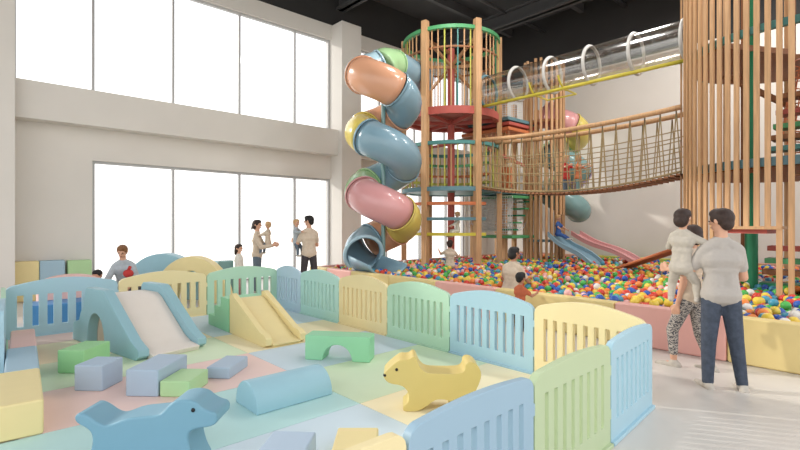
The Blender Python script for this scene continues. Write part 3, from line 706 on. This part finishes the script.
# ------------------------------------------------------------------ slat tower on the right
T2 = (-1.46, 11.4); R2 = 1.95
root = empty('slat_tower', (T2[0], T2[1], 0), 0, 'large round wooden slat tower behind the standing man on the right', 'climbing tower')
a2 = math.atan2(-T2[1], -T2[0]); NS = 82
for i in range(NS):
    al = 360 * i / NS - 180; a = a2 - R(al)       # al > 0 lies left of the line to the camera
    if abs(al) > 66 and i % 4: continue
    z0 = 1.6 if 9 < al < 35 else .05
    MB().rbox((R2 * math.cos(a), R2 * math.sin(a), z0), (.034, .078, 8.2 - z0), a).obj('slat', M['wood'], root)
MB().arc(R2 - .14, R2 - .05, 0, 2 * PI, Z2 - .12, Z2 + .0, 64).obj('floor_ring', M['teal'], root)
MB().arc(R2 - .14, R2 - .05, 0, 2 * PI, Z1 - .08, Z1 + .06, 64).obj('floor_ring', M['bluep'], root)
MB().arc(R2 - .14, R2 - .05, 0, 2 * PI, 7.5, 7.6, 64).obj('floor_ring', M['woodd'], root)
for z in (1.6,):
    MB().arc(R2 - .62, R2 + .04, a2 - R(38), a2 - R(8), z - .05, z, 20).obj('entry_shelf', M['wood'], root)
    MB().arc(R2 - .5, R2 - .06, a2 - R(34), a2 - R(14), z - .12, z - .05, 20).obj('shelf_pad', M['red'], root)
for z, m, b0, b1 in ((Z2 - .05, 'woodd', 20, 240), (Z1, 'woodd', 100, 300)):
    MB().arc(.2, R2 - .15, R(b0), R(b1), z - .1, z, 40).obj('upper_floor', M[m], root)
MB().cyl((-.62, -.9, 0), (-.62, -.9, 8.0), .1, 18).obj('climbing_pole', M['dgreen'], root, auto=True)
for k, (z, m) in enumerate(((.55, 'dgreen'), (.78, 'woodd'), (.98, 'green'), (1.2, 'red'), (2.95, 'teal'), (3.15, 'woodd'), (3.35, 'green'), (3.6, 'red'), (3.85, 'woodd'))):
    MB().box((-.5 + .03 * k, -.95 + .05 * (k % 4), z - .04), (.95, -.6 + .05 * (k % 4), z + .05)).obj('stair_tread', M[m], root, bevel=.008)
MB().bar((-1.2, -.2, 4.6), (-.2, .8, 3.9), .08, .1).obj('brace', M['woodd'], root)
MB().box((-.3, .5, 3.0), (-.2, .6, 8)).box((.4, .4, .1), (.5, .5, 8)).box((-1.1, .6, .1), (-1.0, .7, 8)).obj('inner_post', M['woodd'], root)
net_cyl(root, (0.1, .2, 3.0), (.3, .2, 4.6), .5, 12, 8, .012, M['orange'], 'net_tunnel')

# ------------------------------------------------------------------ rope bridge
BX0, BX1, BY0, BY1 = -8.28, -3.25, 10.62, 11.32
root = empty('rope_bridge', ((BX0 + BX1) / 2, 10.97, Z1), 0, 'long wooden rope bridge hanging between the round tower and the right slat tower', 'rope bridge')
L = BX1 - BX0; hx = L / 2; hy = .35
sag = lambda x: -.26 * (1 - (x / hx) ** 2)
N = 44
for i in range(N):
    x = -hx + L * (i + .5) / N
    MB().box((x - .042, -hy - .03, sag(x) - .02), (x + .042, hy + .03, sag(x) + .02)).obj('deck_plank', M['woodd'], root)
for yy in (-hy, hy):
    rl = lambda x: 1.34 - .10 * (1 - (x / hx) ** 2)
    for i in range(1): MB().tube([(x, yy, rl(x)) for x in [-hx + L * k / 12 for k in range(13)]], .055, 10).obj('hand_rail', M['wood'], root, smooth=True)
    MB().tube([(x, yy, sag(x) + .05) for x in [-hx + L * k / 16 for k in range(17)]], .022, 8).obj('deck_rope', M['rope'], root, smooth=True)
    nt_ = MB(); n = 17
    for i in range(n):
        x = -hx + .1 + (L - .2) * i / (n - 1); t = (rl(x), sag(x) + .05)
        nt_.tube([(x, yy, t[0]), (x, yy, t[0] - .25)], .013, 5)
        for s_ in (-1, 1):
            x2 = max(-hx, min(hx, x + s_ * .085)); nt_.tube([(x, yy, t[0] - .05), (x2, yy, sag(x2) + .05)], .013, 5)
    for f_ in (.14, .3, .46, .62): nt_.tube([(x, yy, sag(x) + .05 + (rl(x) - sag(x)) * f_) for x in [-hx + L * k / 20 for k in range(21)]], .012, 5)
    nt_.obj('rope_netting', M['rope'], root)

# ------------------------------------------------------------------ clear tunnel with yellow rail
root = empty('clear_tube_tunnel', (-5.8, 10.97, 5.4), 0, 'clear acrylic crawl tunnel with grey rings above the rope bridge', 'tube tunnel')
x0, x1, tr = -2.52, 2.55, .43
N = 7
for i in range(5):
    a = x0 + (x1 - x0) * i / 5; b = x0 + (x1 - x0) * (i + 1) / 5
    MB().tube([(a, 0, 0), (b, 0, 0)], tr, 36, cap=False).obj('clear_section', M['clear'], root, smooth=True)
for i in range(6):
    a = x0 + (x1 - x0) * i / 5
    MB().tube([(a, (tr + .012) * math.cos(2 * PI * k / 36), (tr + .012) * math.sin(2 * PI * k / 36)) for k in range(36)], .038, 8, closed=True).obj('ring', M['ringg' if i else 'bluep'], root, smooth=True)
o = MB().cyl((x0, -.2, -.45), (x1, -.2, -.45), .042, 10)
root2 = root
o.obj('support_rail', M['yellowp'], root, smooth=True)
MB().tube([(-.9, -.2, -.45), (-.9, .45, -.47), (-.1, .45, -.47), (-.1, -.2, -.45)], .022, 8).obj('support_frame', M['yellowp'], root)
for x in (-.9, -.1): MB().tube([(x, (tr + .045) * math.sin(t), -(tr + .045) * math.cos(t)) for t in [-.1 - .12 * k for k in range(10)]], .022, 8).obj('clamp', M['yellowp'], root)

# ------------------------------------------------------------------ slides in the pit
def chute(name, label, p0, p1, w_, m, wave=0, edge=.12, cat='slide'):
    p0 = V(p0); p1 = V(p1); root = empty(name, p0, 0, label, cat); d = p1 - p0; h = V((d.x, d.y, 0)).normalized(); sdv = V((0, 0, 1)).cross(h)
    n = 16; prof = [(-.5, edge), (-.5, .0), (-.2, -.03), (.2, -.03), (.5, 0), (.5, edge), (.44, edge), (.42, .03), (.2, .0), (-.2, .0), (-.42, .03), (-.44, edge)]
    vs = []
    for i in range(n + 1):
        t = i / n; zz = d.z * (t + wave * math.sin(2 * PI * t) * .5); c = V((d.x * t, d.y * t, zz))
        for u, q in prof: vs.append(c + sdv * (u * w_) + V((0, 0, q)))
    k = len(prof); fs = [(i * k + j, i * k + (j + 1) % k, (i + 1) * k + (j + 1) % k, (i + 1) * k + j) for i in range(n) for j in range(k)]
    fs += [tuple(range(k - 1, -1, -1)), tuple(range(n * k, n * k + k))]
    bed = MB().add(vs, fs).obj('chute_bed', m, root, auto=True)
    MB().tube([sdv * (.47 * w_) + V((d.x * i / n, d.y * i / n, d.z * (i / n + wave * math.sin(2 * PI * i / n) * .5) + edge)) for i in range(n + 1)], .03, 8).obj('side_rim', m, bed, smooth=True)
    MB().tube([sdv * (-.47 * w_) + V((d.x * i / n, d.y * i / n, d.z * (i / n + wave * math.sin(2 * PI * i / n) * .5) + edge)) for i in range(n + 1)], .03, 8).obj('side_rim', m, bed, smooth=True)
    return root
chute('open_slide', 'pale blue open slide coming out of the narrow slat tower', (-7.55, 13.25, 1.28), (-6.15, 13.2, .42), .72, M['tb'], .12)
chute('open_slide', 'dusty pink open slide behind the pale blue one', (-7.5, 14.5, 1.30), (-5.6, 14.6, .45), .7, M['tp'], .12)
chute('open_slide', 'orange ramp slide from the right slat tower into the balls', (-3.42, 11.9, 1.16), (-5.25, 12.2, .44), .72, M['orange'], 0, .03)

# ------------------------------------------------------------------ people
def remesh(mbv, vox, it=4):
    me = mbv.mesh('t'); o = bpy.data.objects.new('t', me); C.objects.link(o)
    m = o.modifiers.new('r', 'REMESH'); m.mode = 'VOXEL'; m.voxel_size = vox
    s_ = o.modifiers.new('s', 'SMOOTH'); s_.factor = .5; s_.iterations = it
    dg = bpy.context.evaluated_depsgraph_get(); dg.update()
    r = bpy.data.meshes.new_from_object(o.evaluated_get(dg)); bpy.data.objects.remove(o); bpy.data.meshes.remove(me)
    r.polygons.foreach_set('use_smooth', [True] * len(r.polygons)); return r
def addmesh(me, name, m, parent):
    me.name = name; me.materials.clear(); me.materials.append(m)
    o = bpy.data.objects.new(name, me); C.objects.link(o); o.parent = parent; return o
def nz(v): return V(v).normalized()

def person(label, loc, rz, H, torso=(0, 0, 1), neck=None, look=(0, 1, 0), aL=((-.12, .05, -1), (0, .15, -1)), aR=((.12, .05, -1), (0, .15, -1)),
           lL=((-.04, 0, -1), (0, -.02, -1)), lR=((.04, 0, -1), (0, -.02, -1)), pz=None, child=False, skin='skin', hair='hair', style='short',
           top='tee', bottom='denim', shoe='shoe', sleeve=.55, leg=1.0, cat='person', group=None, vox=None, twist=0):
    root = empty('person', loc, rz, label, cat, group)
    k = (.135 if H > 1.5 else .16 if H > 1.05 else .19) if True else 0
    hip = .53 if H > 1.5 else .45 if H > 1.05 else .40
    nb = 1 - k - .035                      # neck base height, upright
    tl = (nb - hip - .02) * H; kh = k * H
    th = hip * .50 * H; sh_ = (hip * .50 - .04) * H
    f = 1.0 if H > 1.5 else 1.12           # children are rounder
    thD = [nz(v[0]) for v in (lL, lR)]; shD = [nz(v[1]) for v in (lL, lR)]
    if pz is None: pz = max(-(thD[i].z * th + shD[i].z * sh_) for i in (0, 1)) + .045 * H
    P = V((0, 0, pz)); T = nz(torso); X = nz(V((math.cos(twist), math.sin(twist), 0)) - T * V((math.cos(twist), math.sin(twist), 0)).dot(T)); Y = T.cross(X)
    r = lambda q: q * H * f
    pt = lambda a, b, c=0: P + X * (a * H) + T * b + Y * (c * H)
    NB = pt(0, tl + .02 * H)
    N2 = nz(neck) if neck else nz(T + V((0, 0, .6)))
    HC = NB + N2 * (.03 * H + kh * .50)
    lk = nz(look); LX = lk.cross(V((0, 0, 1))).normalized(); LZ = LX.cross(lk).normalized()
    body = MB(); cl = MB(); pn = MB()
    sw = (.084 if H > 1.5 else .084)
    def torso_parts(b, g, low, gl=0):
        b.cap(pt(-sw + .035, tl - .10 * H), pt(sw - .035, tl - .10 * H), r(.056) + g)
        for s_ in (-1, 1):
            b.cap(pt(0, tl + .01 * H), pt(s_ * (sw - .012), tl - .035 * H, -.004), r(.034) + g * .6, r(.030) + g)
            b.cap(pt(s_ * .036, tl - .10 * H, .006), pt(s_ * .030, tl * .42, .006), r(.050) + g, r(.046) + g)
            b.cap(pt(s_ * .030, tl * .42, .005), pt(s_ * .036, low), r(.046) + g, r(.050) + g + gl)
    torso_parts(body, 0, 0)
    body.cap(pt(-.034, .0), pt(.034, .0), r(.054))
    body.cap(NB - T * .02 * H, HC - N2 * kh * .25, r(.034), r(.031))
    g = .010 if H > 1.5 else .008
    torso_parts(cl, g, -.005 * H, .010); cl.cap(pt(-.034, -.012 * H), pt(.034, -.012 * H), r(.056) + g + .014)
    cl.cap(pt(-.04, tl * .72, .004), pt(.04, tl * .72, .004), r(.052) + g); cl.cap(pt(-.035, tl * .45, .004), pt(.035, tl * .45, .004), r(.05) + g)
    cl.cap(NB - T * .05 * H, NB - T * .012 * H, r(.045), r(.038))
    pn.cap(pt(-.036, -.012 * H), pt(.036, -.012 * H), r(.056) + g * .5)
    # legs
    for i, s_ in ((0, -1), (1, 1)):
        hp = pt(s_ * .044, -.02 * H); kn = hp + thD[i] * th; an = kn + shD[i] * sh_
        body.cap(hp, kn, r(.047), r(.031)); body.cap(kn, kn + (an - kn) * .35, r(.031), r(.031)); body.cap(kn + (an - kn) * .3, an, r(.031), r(.020))
        fwd = V((s_ * .18, 1, 0)).normalized() if shD[i].z < -.45 else nz(V((0, 0, 1)) - shD[i] * shD[i].z)
        if shD[i].z < -.45: fwd = nz(V((shD[i].x * .2 + s_ * .15, 1, -.02)))
        dn = nz(shD[i] - fwd * shD[i].dot(fwd)); soleb = an + dn * (.045 * H - r(.018))
        body.cap(an + dn * .01 * H, an + fwd * .09 * H + dn * .022 * H, r(.018), r(.013))
        if shoe:
            sb = MB(); sb.cap(soleb - fwd * .022 * H - dn * .008, soleb + fwd * .105 * H, r(.027), r(.021)); sb.cap(an + dn * .004, soleb, r(.029), r(.024))
            sb.cap(soleb + fwd * .05 * H + X * .01 * H, soleb + fwd * .09 * H - X * .004 * H, r(.019), r(.017))
            addmesh(remesh(sb, max(.008, .006 * H), 2), 'shoe', M[shoe], root)
        lg = leg; g2 = .009 if H > 1.5 else .007
        pn.cap(hp, kn, r(.050) + g2, r(.034) + g2)
        e = max(0, (lg - .5) * 2)
        if e > 0: pn.cap(kn, kn + (an - kn) * min(1, e) * .98, r(.034) + g2, (r(.024) if e > .6 else r(.032)) + g2)
    # arms
    for i, s_, A in ((0, -1, aL), (1, 1, aR)):
        so_ = pt(s_ * sw, tl - .045 * H); d1 = nz(A[0]); d2 = nz(A[1]); el = so_ + d1 * (.165 * H); wr = el + d2 * (.145 * H)
        body.cap(so_, el, r(.030), r(.023)); body.cap(el, wr, r(.023), r(.015))
        cl.cap(so_, so_ + (el - so_) * min(1, sleeve * 2 if sleeve < .5 else 1) * (.62 if sleeve <= .55 else 1), r(.030) + g, r(.028) + g)
        if sleeve > .6: cl.cap(el, el + (wr - el) * .9, r(.026) + g, r(.019) + g)
        # hand: palm, four unequal fingers, thumb
        hs = .105 * H if H > 1.5 else .1 * H
        pn_ = nz(V((-s_, .2, 0)) - d2 * V((-s_, .2, 0)).dot(d2)); ac = d2.cross(pn_).normalized()
        for o_ in (-.5, 0, .5): body.cap(wr, wr + d2 * hs * .45 + ac * (o_ * hs * .3), hs * .10, hs * .085, 8)
        for j, (o_, ln) in enumerate(((-.55, .40), (-.19, .48), (.19, .46), (.55, .36))):
            b_ = wr + d2 * hs * .46 + ac * (o_ * hs * .38); m1 = b_ + nz(d2 + pn_ * .25) * hs * ln * .55; m2 = m1 + nz(d2 + pn_ * .9) * hs * ln * .5
            body.cap(b_, m1, hs * .062, hs * .056, 8); body.cap(m1, m2, hs * .056, hs * .048, 8)
        up_ = ac if ac.dot(V((0, 1, .3))) > 0 else -ac
        q1 = wr + d2 * hs * .16 + up_ * hs * .14; q2 = q1 + nz(d2 * .7 + up_ * .7 + pn_ * .2) * hs * .28; body.cap(q1, q2, hs * .075, hs * .06, 8); body.cap(q2, q2 + nz(d2 + pn_ * .3) * hs * .2, hs * .06, hs * .05, 8)
    # head
    hx_ = lambda a, b, c: HC + LX * (a * kh) + lk * (b * kh) + LZ * (c * kh)
    wd_ = .365 if H > 1.5 else .40
    body.eball(hx_(0, -.03, .08), (kh * wd_, kh * .44, kh * .42), LX, lk, LZ)
    body.eball(hx_(0, .08, -.20), (kh * .27, kh * .30, kh * .28), LX, lk, LZ)
    body.cap(hx_(0, .40, .06), hx_(0, .47, -.07), kh * .045, kh * .065, 8)
    body.cap(hx_(-.06, .36, -.26), hx_(.06, .36, -.26), kh * .05, kh * .05, 8)
    for s_ in (-1, 1): body.eball(hx_(s_ * (wd_ + .0), -.03, 0), (kh * .05, kh * .08, kh * .12), LX, lk, LZ)
    vx = vox or max(.0062, .0048 * H)
    addmesh(remesh(body, vx, 3), 'body', M[skin], root)
    addmesh(remesh(cl, .0105 if H > 1.2 else .008, 9), 'shirt', M[top], root)
    if bottom: addmesh(remesh(pn, .0105 if H > 1.2 else .008, 4), 'trousers', M[bottom], root)
    for s_ in (-1, 1): MB().eball(hx_(s_ * .15, .385, .03), (kh * .05, kh * .03, kh * .03), LX, lk, LZ).obj('eye', M['eyew'], root, smooth=True)
    MB().eball(hx_(0, .415, -.235), (kh * .09, kh * .02, kh * .02), LX, lk, LZ).obj('mouth', M['lip'], root, smooth=True)
    hb = MB()
    hb.eball(hx_(0, -.075, .13), (kh * (wd_ + .045), kh * .46, kh * .42), LX, lk, LZ)
    hb.eball(hx_(0, .10, .33), (kh * .32, kh * .32, kh * .22), LX, lk, LZ)
    if style != 'short':
        hb.eball(hx_(0, -.18, -.12), (kh * .40, kh * .34, kh * .42), LX, lk, LZ)
        if style == 'long': hb.cap(hx_(-.15, -.30, -.2), hx_(-.12, -.38, -.65), kh * .2, kh * .14); hb.cap(hx_(.15, -.30, -.2), hx_(.12, -.38, -.65), kh * .2, kh * .14)
        if style == 'tail': hb.cap(hx_(0, -.48, .05), hx_(0, -.60, -.45), kh * .13, kh * .08)
    else: hb.eball(hx_(0, -.24, -.08), (kh * .32, kh * .24, kh * .34), LX, lk, LZ)
    addmesh(remesh(hb, max(.007, .005 * H), 2), 'hair', M[hair], root)
    return root

HELD = dict(lL=((-.35, .75, -.55), (-.1, .15, -1)), lR=((.35, .75, -.55), (.1, .15, -1)))
# right foreground family
person('man in grey T-shirt and dark jeans seen from behind, holding a toddler', (-1.35, 5.56, 0), R(34), 1.78, look=(-.6, .8, -.1), top='tee', bottom='denim',
       aL=((-.45, .30, -.95), (-.45, .95, .12)), aR=((.28, .25, -1), (-.1, 1, -.15)), lL=((-.06, .02, -1), (-.04, -.06, -1)), lR=((.12, .0, -1), (.10, -.08, -1)), skin='skin', hair='hair')
person('toddler in pale sage clothes carried on the arm of the man in grey', (-1.67, 5.44, 0), R(4), .98, pz=1.20, torso=(.05, -.03, 1), look=(.35, .9, -.1), top='sage', bottom='sage', sleeve=1,
       aL=((-.4, .6, -.7), (.0, .9, -.1)), aR=((.8, .35, -.45), (.75, .5, -.3)), lL=((-.3, .45, -.85), (-.05, -.1, -1)), lR=((.35, .5, -.75), (.1, -.1, -1)), hair='hair', style='bob', skin='skin')
person('woman walking in patterned leggings, mostly hidden by the man and toddler', (-1.76, 6.08, 0), R(82), 1.64, look=(-.25, 1, -.1), top='beige', bottom='legg', leg=.86, style='bob', sleeve=.5,
       aL=((-.1, .05, -1), (0, .25, -1)), aR=((.1, .05, -1), (0, .2, -1)), lL=((-.03, .42, -1), (0, -.04, -1)), lR=((.03, -.12, -1), (0, -.35, -1)))
# family by the window
person('man in beige T-shirt and charcoal trousers by the window, holding a small child', (-9.78, 6.02, 0), R(68), 1.84, look=(-.8, .5, -.1), top='beige', bottom='charc', hair='hairk', shoe='shoed',
       aL=((-.4, .35, -.9), (-.2, .95, .25)), aR=((.2, .35, -.95), (-.45, .9, .1)), lL=((-.1, .02, -1), (0, -.04, -1)), lR=((.12, .0, -1), (.03, -.04, -1)))
person('small child in a patterned grey top held by the man in beige T-shirt', (-10.04, 5.84, 0), R(-60), .90, pz=1.22, top='shirtg', bottom='denimg', sleeve=1, hair='hairf', look=(.4, .9, 0),
       aL=((-.2, .7, -.5), (.1, 1, 0)), aR=((.5, .6, -.3), (.3, 1, .1)), lL=((-.3, .5, -.8), (0, 0, -1)), lR=((.35, .5, -.8), (0, 0, -1)))
person('woman in cream cardigan and grey-blue jeans by the window, holding a baby', (-10.82, 5.22, 0), R(-38), 1.74, look=(.3, 1, -.05), top='beige', bottom='denimg', sleeve=1, style='tail', hair='hair',
       aL=((-.1, .45, -.9), (.35, .95, .15)), aR=((.15, .5, -.9), (-.1, 1, .2)))
person('baby in beige carried by the woman in the cream cardigan', (-10.62, 5.40, 0), R(130), .84, pz=1.20, top='beige', bottom='denimg', sleeve=1, hair='hairf', look=(.2, 1, 0),
       aL=((-.3, .7, -.5), (0, 1, 0)), aR=((.3, .7, -.5), (0, 1, 0)), **HELD)
person('girl in a cream dress top standing left of the woman in the cardigan', (-10.50, 4.62, 0), R(-50), 1.18, look=(.1, 1, .0), top='white', bottom='pinkC', style='long', hair='hair', sleeve=1)
person('man in grey shirt kneeling by the low table, looking down at a child', (-10.62, 2.36, 0), R(-112), 1.78, torso=(.05, .28, 1), look=(.15, .9, -.35), top='shirtg', bottom='charc', sleeve=1, hair='hairb', shoe='shoed',
       aL=((-.35, .35, -.9), (.35, .8, -.5)), aR=((.35, .45, -.85), (-.3, .9, -.35)), lL=((-.14, .85, -.55), (0, -1, -.35)), lR=((.16, .85, -.55), (0, -1, -.35)), pz=.42)
tag(MB().ball((0, 0, .0), (.12, .09, .08)).cyl((0, 0, .05), (.05, .02, .13), .03).obj('toy_car', M['redC'], loc=(-10.16, 2.30, .70), smooth=True), 'small red toy in the hands of the kneeling man', 'toy')
person('child sitting on the floor before the kneeling man, only dark hair showing over the fence', (-10.2, 1.80, 0), R(-95), 1.0, pz=.20, look=(.5, .6, -.2), top='pinkC', bottom='denimg', sleeve=.5, hair='hairk',
       lL=((-.3, 1, -.03), (.3, .9, -.25)), lR=((.3, 1, -.03), (-.3, .9, -.25)))
# in and around the pit
person('small boy in rust orange T-shirt standing against the yellow pit wall', (-4.12, 6.22, 0), R(-5), .90, look=(.1, 1, -.05), torso=(0, .08, 1), top='rust', bottom='charc', hair='hairk', skin='skind',
       aL=((-.4, .6, -.6), (.1, 1, .2)), aR=((.4, .6, -.6), (-.1, 1, .2)))
person('woman in beige T-shirt kneeling among the balls beside the pit wall', (-4.98, 7.22, 0), R(8), 1.66, torso=(.04, .20, 1), look=(.45, .9, -.1), top='beige', bottom='denimg', hair='hairk', style='bob', skin='skind', pz=.46,
       aL=((-.35, .35, -.85), (.1, .8, -.4)), aR=((.35, .4, -.8), (-.1, .9, -.3)), lL=((-.35, .75, -.5), (-.05, -.75, -.3)), lR=((.35, .7, -.45), (.0, -.8, -.3)))
person('child in beige top standing in the balls in front of the round tower', (-8.29, 9.34, 0.05), R(42), 1.18, look=(.2, 1, 0), top='beige', bottom='pinkC', hair='hair', style='bob',
       aL=((-.6, .5, -.3), (-.3, .8, .5)), aR=((.5, .4, -.6), (.2, .9, .1)), lL=((-.15, 0, -1), (-.05, 0, -1)), lR=((.15, 0, -1), (.05, 0, -1)))
sx_, sy_ = T1[0] + 1.25 * math.cos(a0 - R(-8)), T1[1] + 1.25 * math.sin(a0 - R(-8))
person('toddler in white sitting on the yellow curved step of the round tower', (sx_, sy_, 0), R(150), .86, pz=1.48, look=(-.3, 1, -.3), top='white', bottom='white', sleeve=1, hair='hairf',
       aL=((-.5, .6, -.5), (-.2, .8, -.5)), aR=((.3, .5, -.8), (0, .8, -.3)), lL=((-.2, 1, -.05), (0, .1, -1)), lR=((.2, 1, -.05), (0, .1, -1)))
person('child in blue sitting at the top of the pale blue open slide', (-7.42, 13.26, 0), R(-90), .95, pz=1.36, look=(0, 1, -.2), top='blueC', bottom='blueC', hair='hairf',
       aL=((-.4, .5, -.6), (0, .8, -.5)), aR=((.4, .5, -.6), (0, .8, -.5)), lL=((-.12, 1, -.25), (0, .9, -.5)), lR=((.12, 1, -.25), (0, .9, -.5)))
person('fair-haired child in red on the rope bridge near the tube slide', (-5.95, 11.0, Z1 - .22), R(-100), .92, look=(.2, 1, -.1), top='redC', bottom='denimg', hair='hairf', skin='skin',
       aL=((-.5, .6, -.3), (0, 1, .3)), aR=((.5, .6, -.3), (0, 1, .3)))
person('second fair-haired child in yellow on the rope bridge, right of the one in red', (-5.6, 10.95, Z1 - .23), R(-80), .88, look=(-.2, 1, -.1), top='orange', bottom='tt', hair='hairf',
       aL=((-.5, .6, -.3), (0, 1, .3)), aR=((.5, .6, -.3), (0, 1, .3)))
